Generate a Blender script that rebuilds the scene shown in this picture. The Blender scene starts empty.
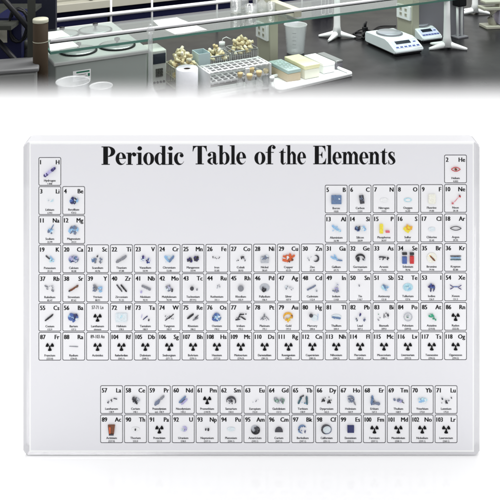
import bpy, bmesh, math, random
from mathutils import Vector, Matrix, noise
random.seed(7)
S = bpy.context.scene
C = S.collection
PI = math.pi
# ------------------------------------------------------------------ camera
F = 700.0; HY = -150.0                      # focal length and horizon row, for a 500 px wide picture
CAMZ = 1.70
cam = bpy.data.cameras.new('camera'); co = bpy.data.objects.new('camera', cam); C.objects.link(co)
co.location = (0, 0, CAMZ); co.rotation_euler = (PI/2, 0, 0)
cam.sensor_width = 36; cam.lens = F/500*36; cam.shift_y = (HY-250)/500
cam.clip_start = 0.01; cam.clip_end = 100
S.camera = co
# ------------------------------------------------------------------ world and lamps
w = bpy.data.worlds.new("World"); S.world = w; w.use_nodes = True
bg = w.node_tree.nodes['Background']; bg.inputs[0].default_value = (1.0, 1.0, 1.0, 1); bg.inputs[1].default_value = 1.0
def area(name, loc, rot, sx, sy, power, col=(1, 1, 1)):
    l = bpy.data.lights.new(name, 'AREA'); l.shape = 'RECTANGLE'; l.size = sx; l.size_y = sy; l.energy = power; l.color = col
    o = bpy.data.objects.new(name, l); C.objects.link(o); o.location = loc; o.rotation_euler = rot; return o
area('ceiling_lamp', (0.3, 2.6, 3.0), (0, 0, math.radians(28)), 2.4, 0.5, 80, (1, .99, .97))
area('table_lamp', (-0.25, 0.15, 2.5), (math.radians(-12), 0, 0), 0.9, 0.9, 4.5)
S.view_settings.view_transform = 'Standard'; S.view_settings.look = 'None'
S.view_settings.exposure = 0; S.view_settings.gamma = 1
S.cycles.max_bounces = 14; S.cycles.transmission_bounces = 12; S.cycles.transparent_max_bounces = 24
S.cycles.diffuse_bounces = 8; S.cycles.glossy_bounces = 4
S.render.film_transparent = False

# ------------------------------------------------------------------ materials
MATS = {}
def lin(c):
    return tuple((x/255/12.92 if x/255 <= .04045 else ((x/255+.055)/1.055)**2.4) for x in c)
def mat(name, col, rough=.5, metal=0, var=.08, scale=30, bump=0, spec=.5, srgb=True, **kw):
    if name in MATS: return MATS[name]
    m = bpy.data.materials.new(name); m.use_nodes = True
    nt = m.node_tree; b = nt.nodes['Principled BSDF']
    c = lin(col) if srgb else col
    b.inputs['Roughness'].default_value = rough; b.inputs['Metallic'].default_value = metal
    b.inputs['Specular IOR Level'].default_value = spec
    for k, v in kw.items(): b.inputs[k.replace('_', ' ')].default_value = v
    tc = nt.nodes.new('ShaderNodeTexCoord'); n = nt.nodes.new('ShaderNodeTexNoise')
    n.inputs['Scale'].default_value = scale; n.inputs['Detail'].default_value = 4
    nt.links.new(tc.outputs['Object'], n.inputs['Vector'])
    mx = nt.nodes.new('ShaderNodeMix'); mx.data_type = 'RGBA'
    mx.inputs[6].default_value = tuple(x*(1-var) for x in c)+(1,); mx.inputs[7].default_value = tuple(min(1, x*(1+var)) for x in c)+(1,)
    nt.links.new(n.outputs[0], mx.inputs[0]); nt.links.new(mx.outputs[2], b.inputs['Base Color'])
    if bump:
        bp = nt.nodes.new('ShaderNodeBump'); bp.inputs['Strength'].default_value = bump; bp.inputs['Distance'].default_value = .002
        nt.links.new(n.outputs[0], bp.inputs['Height']); nt.links.new(bp.outputs[0], b.inputs['Normal'])
    MATS[name] = m; return m
def glassmat(name, col, rough=0, ior=1.45):
    if name in MATS: return MATS[name]
    m = mat(name, col, rough, 0, .01, 20, 0, .5, False)
    b = m.node_tree.nodes['Principled BSDF']; b.inputs['Transmission Weight'].default_value = 1; b.inputs['IOR'].default_value = ior
    return m
ACRYL = glassmat('clear_acrylic', (.82, .82, .85), .05, 1.49)      # cast acrylic seen edge-on: milky, half clear
ACRYL.node_tree.nodes['Principled BSDF'].inputs['Transmission Weight'].default_value = .35
GLASS = glassmat('lab_glass', (.97, .985, .98), 0, 1.45)
def thinglass(name, tint, op, rough=.1):
    """thin-walled clear sheet: see-through with fresnel gloss and a little body colour"""
    m = bpy.data.materials.new(name); m.use_nodes = True; nt = m.node_tree; nt.nodes.clear()
    out = nt.nodes.new('ShaderNodeOutputMaterial'); t = nt.nodes.new('ShaderNodeBsdfTransparent'); t.inputs[0].default_value = tint+(1,)
    d = nt.nodes.new('ShaderNodeBsdfPrincipled'); d.inputs['Base Color'].default_value = (.88, .9, .91, 1); d.inputs['Roughness'].default_value = rough
    g = nt.nodes.new('ShaderNodeBsdfGlossy'); g.inputs['Roughness'].default_value = rough
    fc = nt.nodes.new('ShaderNodeLayerWeight'); fc.inputs[0].default_value = .5
    pw = nt.nodes.new('ShaderNodeMath'); pw.operation = 'POWER'; pw.inputs[1].default_value = 4; nt.links.new(fc.outputs['Facing'], pw.inputs[0])
    lw = nt.nodes.new('ShaderNodeMath'); lw.operation = 'MULTIPLY_ADD'; lw.inputs[1].default_value = .75; lw.inputs[2].default_value = .04; nt.links.new(pw.outputs[0], lw.inputs[0])
    a = nt.nodes.new('ShaderNodeMixShader'); a.inputs[0].default_value = op
    nt.links.new(t.outputs[0], a.inputs[1]); nt.links.new(d.outputs[0], a.inputs[2])
    b = nt.nodes.new('ShaderNodeMixShader'); nt.links.new(lw.outputs[0], b.inputs[0])
    nt.links.new(a.outputs[0], b.inputs[1]); nt.links.new(g.outputs[0], b.inputs[2]); nt.links.new(b.outputs[0], out.inputs[0])
    return m
THIN = thinglass('thin_glass', (.96, .98, .97), .03, .03)
PLAST = thinglass('cloudy_plastic', (.95, .96, .97), .34, .2)
VESSEL = thinglass('vessel_glass', (.99, .995, .995), .13, .05)
SHELFG = thinglass('shelf_glass', (.86, .92, .89), .02, .02)
M_WHITE = mat('white_plastic', (232, 236, 236), .4, var=.04)
M_BALW = mat('balance_shell', (222, 230, 234), .35, var=.04)
M_BLACK = mat('black_plastic', (20, 21, 24), .45, spec=.2)
M_BENCH = mat('black_bench_top', (24, 24, 26), .3, var=.3, scale=6, bump=.008, spec=.3)
_nt = M_BENCH.node_tree; _n = _nt.nodes.new('ShaderNodeTexNoise'); _n.inputs['Scale'].default_value = 9; _n.inputs['Detail'].default_value = 3
_m = _nt.nodes.new('ShaderNodeMapRange'); _m.inputs[1].default_value = .3; _m.inputs[2].default_value = .7; _m.inputs[3].default_value = .27; _m.inputs[4].default_value = .38
_tc = _nt.nodes.new('ShaderNodeTexCoord'); _nt.links.new(_tc.outputs['Object'], _n.inputs['Vector']); _nt.links.new(_n.outputs[0], _m.inputs[0]); _nt.links.new(_m.outputs[0], _nt.nodes['Principled BSDF'].inputs['Roughness'])
M_STEEL = mat('brushed_steel', (176, 180, 180), .32, .85, .06)
M_RAIL = mat('white_rail', (225, 225, 228), .3, var=.03)
M_BEIGE = mat('beige_enamel', (176, 176, 158), .5, var=.06)
M_BEIGE2 = mat('pale_beige_enamel', (186, 184, 170), .5, var=.05)
M_BATH = mat('grey_bath_enamel', (150, 157, 153), .4, var=.06, scale=9)
M_BATHTOP = mat('bath_steel_top', (172, 175, 173), .4, .0, .05)
M_NAVY = mat('navy_laminate', (24, 26, 56), .5, var=.15, scale=5, spec=.15)
M_DARK = mat('dark_frame_paint', (50, 52, 48), .5, var=.2, spec=.2)
M_PAPER = mat('white_paper', (245, 246, 246), .8, var=.02)
M_CORK = mat('cream_rubber', (230, 218, 182), .6, var=.3, scale=90)
M_CORK_L = mat('pale_rubber', (240, 234, 212), .6, var=.1, scale=60); M_CORK_D = mat('aged_rubber', (200, 182, 142), .65, var=.2, scale=60)
M_CORK2 = mat('tan_cork', (206, 186, 140), .7, var=.15, scale=80)
M_CARD = mat('brown_cardboard', (46, 37, 27), .6, var=.4, scale=14, spec=.1)
M_PAN = mat('grey_pan', (176, 180, 190), .3, .5, .04)
M_GREYP = mat('grey_partition_paint', (124, 123, 130), .55, var=.06, scale=4)
M_FLOORL = mat('grey_lino', (84, 84, 86), .5, var=.15, scale=3)
M_LCD = mat('dark_display', (26, 34, 48), .25, var=.1)
M_WALL = mat('wall_paint', (150, 150, 150), .8, var=.05, scale=2)

# ------------------------------------------------------------------ helpers
def tag(o, label=None, cat=None, group=None, kind=None):
    if label: o['label'] = label
    if cat: o['category'] = cat
    if group: o['group'] = group
    if kind: o['kind'] = kind
    return o
def thing(name, label, cat, loc=(0, 0, 0), rz=0, group=None):
    o = bpy.data.objects.new(name, None); C.objects.link(o); o.location = loc; o.rotation_euler = (0, 0, rz)
    o.empty_display_size = .02
    return tag(o, label, cat, group)
class MB:
    def __init__(s): s.bm = bmesh.new(); s.mats = []
    def mi(s, m):
        if m not in s.mats: s.mats.append(m)
        return s.mats.index(m)
    def _fin(s, faces, m, smooth=False):
        i = s.mi(m)
        for f in faces: f.material_index = i; f.smooth = smooth
    def box(s, c, d, m, rz=0, bev=0, mtx=None):
        mt = mtx if mtx is not None else Matrix.Translation(c) @ Matrix.Rotation(rz, 4, 'Z')
        r = bmesh.ops.create_cube(s.bm, size=1, matrix=mt @ Matrix.Diagonal((*d, 1)))
        fs = set(f for v in r['verts'] for f in v.link_faces)
        s._fin(fs, m)
        if bev:
            es = set(e for f in fs for e in f.edges)
            g = bmesh.ops.bevel(s.bm, geom=list(es), offset=bev, segments=2, affect='EDGES', profile=.5)
            s._fin(g['faces'], m, True)
        return s
    def lathe(s, prof, m, loc=(0, 0, 0), seg=28, smooth=True, sx=1, sy=1, mtx=None):
        rings = []
        for r, z in prof:
            if r < 1e-6: rings.append([s.bm.verts.new((0, 0, z))])
            else: rings.append([s.bm.verts.new((r*sx*math.cos(2*PI*i/seg), r*sy*math.sin(2*PI*i/seg), z)) for i in range(seg)])
        fs = []
        for a, b in zip(rings, rings[1:]):
            for i in range(seg):
                j = (i+1) % seg
                if len(a) == 1 and len(b) == 1: continue
                if len(a) == 1: f = (a[0], b[j], b[i])
                elif len(b) == 1: f = (a[i], a[j], b[0])
                else: f = (a[i], a[j], b[j], b[i])
                try: fs.append(s.bm.faces.new(f))
                except ValueError: pass
        mt = mtx if mtx is not None else Matrix.Translation(loc)
        for rg in rings:
            for v in rg: v.co = mt @ v.co
        s._fin(fs, m, smooth); return s
    def tube(s, pts, r, m, seg=10, caps=True, smooth=True):
        pts = [Vector(p) for p in pts]; rings = []
        up = Vector((0, 0, 1))
        for i, p in enumerate(pts):
            t = (pts[min(i+1, len(pts)-1)]-pts[max(i-1, 0)]).normalized()
            a = t.cross(up)
            if a.length < .05: a = t.cross(Vector((1, 0, 0)))
            a.normalize(); b = t.cross(a)
            rr = r[i] if isinstance(r, (list, tuple)) else r
            rings.append([s.bm.verts.new(p+a*rr*math.cos(2*PI*k/seg)+b*rr*math.sin(2*PI*k/seg)) for k in range(seg)])
        fs = []
        for a, b in zip(rings, rings[1:]):
            for k in range(seg): fs.append(s.bm.faces.new((a[k], a[(k+1) % seg], b[(k+1) % seg], b[k])))
        s._fin(fs, m, smooth)
        if caps: s._fin([s.bm.faces.new(rings[0]), s.bm.faces.new(rings[-1][::-1])], m)
        return s
    def rock(s, c, d, m, rnd, rot=0, sub=1, rough=.25):
        mt = Matrix.Translation(c) @ Matrix.Rotation(rot, 4, 'Y') @ Matrix.Diagonal((*d, 1))
        r = bmesh.ops.create_icosphere(s.bm, subdivisions=sub, radius=.5)
        for v in r['verts']:
            v.co *= 1+rnd.uniform(-rough, rough); v.co = mt @ v.co
        s._fin(set(f for v in r['verts'] for f in v.link_faces), m); return s
    def prism(s, pts, y0, y1, m, fn=None):
        """closed outline of (x, z) points, thick from y0 to y1"""
        a = [s.bm.verts.new((x, y0, z)) for x, z in pts]; b = [s.bm.verts.new((x, y1, z)) for x, z in pts]
        fs = [s.bm.faces.new(a), s.bm.faces.new(b[::-1])]
        n = len(pts)
        for i in range(n): fs.append(s.bm.faces.new((a[i], b[i], b[(i+1) % n], a[(i+1) % n])))
        s._fin(fs, m); return s
    def build(s, name, parent=None, recalc=True, loc=None, rz=0):
        if recalc: bmesh.ops.recalc_face_normals(s.bm, faces=s.bm.faces[:])
        me = bpy.data.meshes.new(name); s.bm.to_mesh(me); s.bm.free()
        for m in s.mats: me.materials.append(m)
        o = bpy.data.objects.new(name, me); C.objects.link(o)
        if parent: o.parent = parent
        if loc: o.location = loc
        o.rotation_euler[2] = rz
        return o
def rrect(x0, y0, x1, y1, r, n=4):
    out = []
    for cx, cy, a in ((x1-r, y0+r, -90), (x1-r, y1-r, 0), (x0+r, y1-r, 90), (x0+r, y0+r, 180)):
        for k in range(n+1):
            t = math.radians(a+90*k/n); out.append((cx+r*math.cos(t), cy+r*math.sin(t)))
    return out
BZ = CAMZ-.80                                # height of the lab bench
A = math.radians(28)                         # the bench runs away to the right
U = Vector((math.cos(A), math.sin(A), 0)); V = Vector((-math.sin(A), math.cos(A), 0))
def G(px, py, h=0):
    Y = (.8-h)*F/(py-HY); return Vector(((px-250)/F*Y, Y, BZ+h))
def UV(u, v, h=0): p = U*u+V*v; p.z = BZ+h; return p
def LV(px, v, h=0):                          # the point of the line v = const seen in column px
    r = (px-250)/F; Y = v/(math.cos(A)-r*math.sin(A)); return Vector((r*Y, Y, BZ+h))

# ------------------------------------------------------------------ setting: floor, wall
mb = MB(); mb.box((0, 8, -.05), (30, 30, .1), M_FLOORL); tag(mb.build('floor'), kind='structure')
mb = MB(); mb.box((0, 14, 1.6), (24, .1, 3.2), M_WALL); tag(mb.build('wall'), kind='structure')

# ------------------------------------------------------------------ white table and the fade sheet added behind it
D = .253; TZ = CAMZ-.219; TY = .604
def white_mat(name, fade=None):
    m = bpy.data.materials.new(name); m.use_nodes = True; nt = m.node_tree; b = nt.nodes['Principled BSDF']
    b.inputs['Base Color'].default_value = (.94, .94, .945, 1); b.inputs['Roughness'].default_value = .06; b.inputs['Specular IOR Level'].default_value = .5
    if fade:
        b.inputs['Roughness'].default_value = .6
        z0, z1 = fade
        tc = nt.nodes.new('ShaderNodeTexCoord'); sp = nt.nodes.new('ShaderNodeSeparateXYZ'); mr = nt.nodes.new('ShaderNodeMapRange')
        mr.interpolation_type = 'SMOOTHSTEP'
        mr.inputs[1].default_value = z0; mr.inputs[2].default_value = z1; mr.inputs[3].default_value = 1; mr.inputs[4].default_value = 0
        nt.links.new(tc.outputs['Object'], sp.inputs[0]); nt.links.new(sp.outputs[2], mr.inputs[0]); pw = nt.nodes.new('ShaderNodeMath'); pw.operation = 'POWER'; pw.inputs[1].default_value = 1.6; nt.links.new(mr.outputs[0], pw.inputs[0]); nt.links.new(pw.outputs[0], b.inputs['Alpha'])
    return m
M_TABLE = white_mat('glossy_white_table')
mb = MB(); mb.box((0, (TY-.05+.05)/2, TZ-.015), (1.5, TY-.10, .03), M_TABLE)
tag(mb.build('tabletop'), kind='structure')
mb = MB(); mb.box((0, .33, (TZ-.03)/2), (.9, .3, TZ-.032), M_TABLE); tag(mb.build('table_base'), kind='structure')
zc = lambda py: -(py-HY)/F*TY + .219         # height above the tabletop of row py at the added fade sheet
M_FADE = white_mat('added_white_fade', (zc(104.5), zc(70.5)))  # added sheet, opaque below and clear above, imitates a white haze
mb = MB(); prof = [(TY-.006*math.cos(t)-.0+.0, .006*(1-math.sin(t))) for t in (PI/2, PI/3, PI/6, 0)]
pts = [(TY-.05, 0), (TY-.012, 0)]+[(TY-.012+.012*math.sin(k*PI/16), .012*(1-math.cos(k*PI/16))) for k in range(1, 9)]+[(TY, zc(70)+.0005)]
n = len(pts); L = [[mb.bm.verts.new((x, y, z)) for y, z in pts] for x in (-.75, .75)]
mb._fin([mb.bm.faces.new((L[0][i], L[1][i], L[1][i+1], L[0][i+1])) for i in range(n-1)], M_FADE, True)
bd = mb.build('added_fade_sheet', recalc=False); bd.location = (0, 0, TZ); tag(bd, kind='structure')

# ------------------------------------------------------------------ THE ACRYLIC BLOCK
X0, X1 = 23.2, 479.6                          # outline columns of the block in the picture
bx0 = (X0-250)/F*D; bx1 = (X1-250)/F*D; BT = .0066
btop = .219-(143.6-HY)/F*D                    # height of the front top edge above the table
block = thing('acrylic_display_block', 'clear acrylic block showing the periodic table with small samples, upright on the white table',
              'display block', ((bx0+bx1)/2, D, TZ+.0004))
bw = bx1-bx0
def at_depth(px, py, d):
    """refraction through the front face: which point of a plane d behind it is seen in this pixel"""
    v = Vector(((px-250)/F, 1, -(py-HY)/F)); p = v*D; v.normalize()
    tx, tz = v.x/1.49, v.z/1.49; ty = math.sqrt(1-tx*tx-tz*tz)
    return p.x+tx/ty*d-block.location.x, p.z+tz/ty*d+CAMZ-block.location.z
def panel_fn(d):
    a = at_depth(60, 250, d); b = at_depth(440, 250, d); c = at_depth(250, 170, d); e = at_depth(250, 430, d)
    kx = (b[0]-a[0])/380; kz = (e[1]-c[1])/260
    return lambda x, y: (a[0]+(x-60)*kx, c[1]+(y-170)*kz)
DP = -.00012                                  # the print lies on the front face of the block
PX = panel_fn(0)
mb = MB()
o_ = rrect(-bw/2, 0, bw/2, btop, .0016, 5)
mb.prism(o_, 0, BT, ACRYL)
r_ = bmesh.ops.bevel(mb.bm, geom=[e for e in mb.bm.edges if abs(e.verts[0].co.y-e.verts[1].co.y) < 1e-7], offset=.00045, segments=2, affect='EDGES', profile=.5)
mb._fin(r_['faces'], ACRYL, False)
mb.build('acrylic_body', block)
M_PANEL = mat('printed_panel', (.755, .755, .79), .5, var=.012, scale=40, srgb=False)
M_CELL = mat('cell_tile', (.825, .825, .85), .5, var=.012, scale=120, srgb=False)
M_INK = mat('black_ink', (.008, .008, .009), .7, var=.1, srgb=False, spec=.08)
M_INK2 = mat('grey_ink', (.04, .04, .045), .7, var=.1, srgb=False, spec=.1)
mb = MB()
xa, za = PX(30.8, 450.0); xb, zb = PX(472.6, 144.1)
mb.box(((xa+xb)/2, DP/2+.0004, (za+zb)/2), (xb-xa, abs(DP)+.0008, zb-za), M_PANEL)
mb.box(((xa+xb)/2, .0004-.00003, (za+zb)/2), (xb-xa+.0009, .00086, zb-za+.0012), M_PAPER)
mb.build('backing_panel', block)

# ---- title lettering: a heavy high-contrast serif drawn letter by letter (cap height 18 units)
class Glyphs:
    def __init__(s): s.mb = MB(); s.k = 0
    def poly(s, pts, T):
        s.k += 1
        y = DP-.00004-.000002*(s.k % 9)
        P = [T(x, yy) for x, yy in pts]
        vs = [s.mb.bm.verts.new((x, y, z)) for x, z in P]
        from mathutils.geometry import tessellate_polygon
        for t in tessellate_polygon([[Vector((x, z, 0)) for x, z in P]]):
            try: f = s.mb.bm.faces.new([vs[i] for i in t]); f.material_index = s.mb.mi(M_INK)
            except ValueError: pass
    def R(s, T, x0, y0, x1, y1): s.poly([(x0, y0), (x1, y0), (x1, y1), (x0, y1)], T)
    def ring(s, T, cx, cy, rx, ry, ix, iy, a0, a1, ox=0, oy=0, n=26):
        o = []; i_ = []
        for k in range(n+1):
            a = math.radians(a0+(a1-a0)*k/n)
            o.append((cx+rx*math.cos(a), cy+ry*math.sin(a))); i_.append((cx+ox+ix*math.cos(a), cy+oy+iy*math.sin(a)))
        for k in range(n): s.poly([o[k], o[k+1], i_[k+1], i_[k]], T)
    def dot(s, T, cx, cy, r, ry=None):
        s.poly([(cx+r*math.cos(2*PI*k/22), cy+(ry or r)*math.sin(2*PI*k/22)) for k in range(22)], T)
    def stroke(s, T, pts):
        P = []
        for i in range(len(pts)-1):
            a, b, c, d = [Vector(pts[min(max(j, 0), len(pts)-1)]) for j in (i-1, i, i+1, i+2)]
            for k in range(8):
                t = k/8; P.append(.5*((2*b)+(c-a)*t+(2*a-5*b+4*c-d)*t*t+(3*b-a-3*c+d)*t**3))
        P.append(Vector(pts[-1])); Lf = []; Rt = []
        for i, p in enumerate(P):
            q = P[min(i+1, len(P)-1)]-P[max(i-1, 0)]; nrm = Vector((-q.y, q.x)).normalized()*abs(p.z)/2
            Lf.append((p.x+nrm.x, p.y+nrm.y)); Rt.append((p.x-nrm.x, p.y-nrm.y))
        for i in range(len(P)-1): s.poly([Lf[i], Lf[i+1], Rt[i+1], Rt[i]], T)
    def flag(s, T, x, top): s.poly([(x-1.7, top-1.0), (x+.2, top-1.5), (x+3.2, top), (x+2, top), (x-1.7, top-.45)], T)
    def stem(s, T, x, h, foot=True, w=3.2, flag=True):
        s.R(T, x, 0, x+w, h)
        if foot: s.R(T, x-1.4, 0, x+w+1.4, .7)
        if flag: s.poly([(x-1.5, h-.75), (x-1.5, h-.1), (x+.6, h), (x+.6, h-.95)], T)
    def arch(s, T, x, x2):                     # from stem end x to next stem start x2
        s.stroke(T, [(x-.4, 8.2, .5), (x+.5, 10.2, .8), (x+1.6, 11.6, 1.2), (x2-.1, 11.2, 2.6), (x2+1.55, 9.2, 3.1), (x2+1.6, 7.5, 3.2)])
        s.R(T, x2, 0, x2+3.2, 9); s.R(T, x2-1.4, 0, x2+4.5, .7)
    def letter(s, c, T):
        if c == 'P':
            s.R(T, 1.6, 0, 5.9, 18); s.R(T, 0, 0, 7.6, .8); s.R(T, 0, 17.2, 6.4, 18)
            s.ring(T, 6, 12.9, 6.6, 5.1, 2.6, 4.2, -90, 90); return 12.9
        if c in 'eco':
            if c == 'o': s.ring(T, 5, 5.95, 5, 6.2, 1.75, 5.5, 0, 360, n=40); return 10.2
            if c == 'e':
                s.ring(T, 4.8, 5.95, 4.8, 6.2, 1.6, 5.5, 0, 180); s.ring(T, 4.8, 5.95, 4.8, 6.2, 3.1, 5.2, 180, 332, 1.5, .3)
                s.R(T, 2.8, 5.8, 9.5, 6.55); return 9.8
            s.ring(T, 4.8, 5.95, 4.8, 6.2, 1.6, 5.6, 60, 180); s.ring(T, 4.8, 5.95, 4.8, 6.2, 3.1, 5.2, 180, 332, 1.5, .3)
            s.stroke(T, [(5, 11.8, .6), (6.6, 11.7, .7), (7.6, 10.8, .9), (7.8, 9.6, .9)]); s.dot(T, 7, 9.1, 1.75); return 9.4
        if c == 'r':
            s.stem(T, 1.4, 11.9); s.stroke(T, [(4.4, 8, .5), (5, 10.2, .8), (6.3, 11.6, .9), (7.6, 11.5, 1.2)]); s.dot(T, 7.4, 10.0, 1.8); return 9.3
        if c == 'i':
            s.stem(T, 1.4, 11.9); s.dot(T, 3, 16.1, 2.1); return 6.2
        if c == 'l':
            s.stem(T, 1.4, 18.6); return 6.2
        if c == 'd':
            s.ring(T, 5.2, 5.95, 5, 6.2, 1.7, 5.5, 90, 270); s.stroke(T, [(5.1, 11.8, .7), (6.2, 11.2, .8), (7.2, 9.6, .7)]); s.stroke(T, [(5.1, .1, .7), (6.2, .6, .8), (7.2, 2, .7)])
            s.R(T, 6.9, 0, 10.1, 18.6); s.R(T, 5.2, 17.9, 7.2, 18.6); s.R(T, 10, 0, 11.6, .7); return 11.8
        if c == 'b':
            s.R(T, 1.4, 0, 4.6, 18.6); s.R(T, -.2, 17.9, 2, 18.6)
            s.ring(T, 6.3, 5.95, 5, 6.2, 1.7, 5.5, -90, 90); s.stroke(T, [(6.4, 11.8, .7), (5.3, 11.2, .8), (4.4, 9.6, .7)]); s.stroke(T, [(6.4, .1, .7), (5.3, .6, .8), (4.4, 2, .7)]); return 11.7
        if c == 'h':
            s.stem(T, 1.4, 18.6); s.arch(T, 4.6, 7.4); return 12.2
        if c == 'n':
            s.stem(T, 1.4, 11.9); s.arch(T, 4.6, 7.4); return 12.2
        if c == 'm':
            s.stem(T, 1.4, 11.9); s.arch(T, 4.6, 7.4); s.arch(T, 10.6, 13.4); return 18.2
        if c == 'T':
            s.R(T, 4.9, 0, 9.2, 18); s.R(T, 3, 0, 11.1, .8); s.R(T, .2, 17.2, 13.9, 18)
            s.poly([(0, 12.6), (.6, 12.6), (1.6, 15.6), (3.9, 17.4), (.4, 17.6)], T); s.poly([(14.1, 12.6), (13.5, 12.6), (12.5, 15.6), (10.2, 17.4), (13.7, 17.6)], T); return 14
        if c == 'a':
            s.R(T, 5.9, 1, 9.1, 9); s.stroke(T, [(7.5, 9, 3.2), (7.1, 10.6, 2.7), (5.4, 11.8, .9), (3.4, 11.6, .8), (2, 10.4, .8)]); s.dot(T, 2.5, 9.3, 1.75)
            s.ring(T, 5.9, 3.2, 5.4, 3.45, 2.3, 2.7, 90, 270); s.stroke(T, [(7.5, 2.2, 3), (8.3, .7, 1.7), (9.6, .4, .9), (10.7, 1.3, .6)]); return 10.9
        if c == 'f':
            s.R(T, 1.8, 0, 5, 14.5); s.R(T, .2, 0, 6.8, .7); s.R(T, 0, 11.2, 7.4, 11.95)
            s.stroke(T, [(3.4, 14, 3.2), (3.9, 16.3, 2.7), (5.4, 18.2, 1), (7.1, 18.3, .8), (8.2, 17.3, .9)]); s.dot(T, 7.5, 16.4, 1.6); return 7.6
        if c == 't':
            s.R(T, 1.8, 2, 5, 13.2); s.poly([(1.8, 12), (3.4, 13), (4.4, 15.4), (5, 15.4), (5, 12)], T); s.R(T, .1, 11.2, 7.3, 11.95)
            s.stroke(T, [(3.4, 2.4, 3.2), (4, .8, 2.2), (5.6, .35, .9), (7.2, 1.7, .6)]); return 7.7
        if c == 'E':
            s.R(T, 1.6, 0, 5.9, 18); s.R(T, 0, 0, 13, .8); s.R(T, 0, 17.2, 12.6, 18); s.R(T, 5.8, 8.8, 9.2, 9.5)
            s.poly([(12.9, 12.4), (12.4, 12.4), (11.4, 15.4), (9, 17.3), (12.7, 17.6)], T); s.poly([(13.6, 5.8), (13.1, 5.8), (11.9, 2.8), (9.2, .7), (13.1, .3)], T)
            s.poly([(9.6, 12.2), (9.2, 12.2), (8.4, 10.2), (7, 9.15), (8.4, 8.1), (9.2, 6.1), (9.6, 6.1)], T); return 14
        if c == 's':
            s.stroke(T, [(6.9, 8.4, .6), (6.5, 10.4, .8), (5.2, 11.75, .8), (3.4, 11.6, 1.3), (1.9, 10, 2.5), (2.9, 7.6, 3.2), (5.5, 5.2, 3.3), (6.7, 2.8, 2.8), (5.7, .9, 1.4), (4, .15, .8), (2, .6, .8), (.9, 3.9, .6)])
            s.R(T, 6.6, 8.2, 7.1, 11.9); s.R(T, .6, 0, 1.1, 4); return 8.6
        return 6
g = Glyphs()
def width(wd):
    gg = Glyphs(); t = sum(gg.letter(c, lambda x, y: (x, y)) for c in wd); gg.mb.bm.free(); return t
for wd, xl, xr, yb, ch in (('Periodic', 101.6, 184.3, 164.6, 18.3), ('Table', 192.6, 246.3, 164.2, 18.5), ('of', 254.4, 274.0, 164.1, 18.5),
                       ('the', 279.0, 306.2, 164.1, 18.5), ('Elements', 313.2, 395.8, 164.1, 18.5)):
    k = (xr-xl)/width(wd); x = 0
    for c in wd:
        x += g.letter(c, lambda a, b, x=x: PX(xl+(x+a)*k, yb-b*ch/18))
g.mb.build('title_lettering', block, recalc=False)

# ---- cells
_tc = bpy.data.curves.new('tmp', 'FONT'); _to = bpy.data.objects.new('tmp', _tc); C.objects.link(_to)
_tc.resolution_u = 2
def text(mbx, s, size, px, py, align, m, T, yd, xs=1.0, bold=0.0):
    """text with its baseline at py; size = cap height in picture units"""
    _tc.body = s; _tc.size = 1; _tc.offset = 0; _tc.align_x = 'LEFT'
    bpy.context.view_layer.update()
    dg = bpy.context.evaluated_depsgraph_get(); ev = _to.evaluated_get(dg); me = ev.to_mesh()
    if not me.vertices: ev.to_mesh_clear(); return
    xs_ = [v.co.x for v in me.vertices]; mn, mxx = min(xs_), max(xs_)
    k = size/.70; wd = (mxx-mn)*k*xs
    x0 = px if align == 'L' else px-wd if align == 'R' else px-wd/2
    i = mbx.mi(m)
    for n_, dx in enumerate((-bold, bold)):                   # a double strike gives the heavier print
        vs = []
        for v in me.vertices:
            X, Z = T(x0+dx+(v.co.x-mn)*k*xs, py-v.co.y*k); vs.append(mbx.bm.verts.new((X, yd-.000004*n_, Z)))
        for p in me.polygons:
            try: f = mbx.bm.faces.new([vs[j] for j in p.vertices]); f.material_index = i
            except ValueError: pass
    ev.to_mesh_clear()
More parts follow.
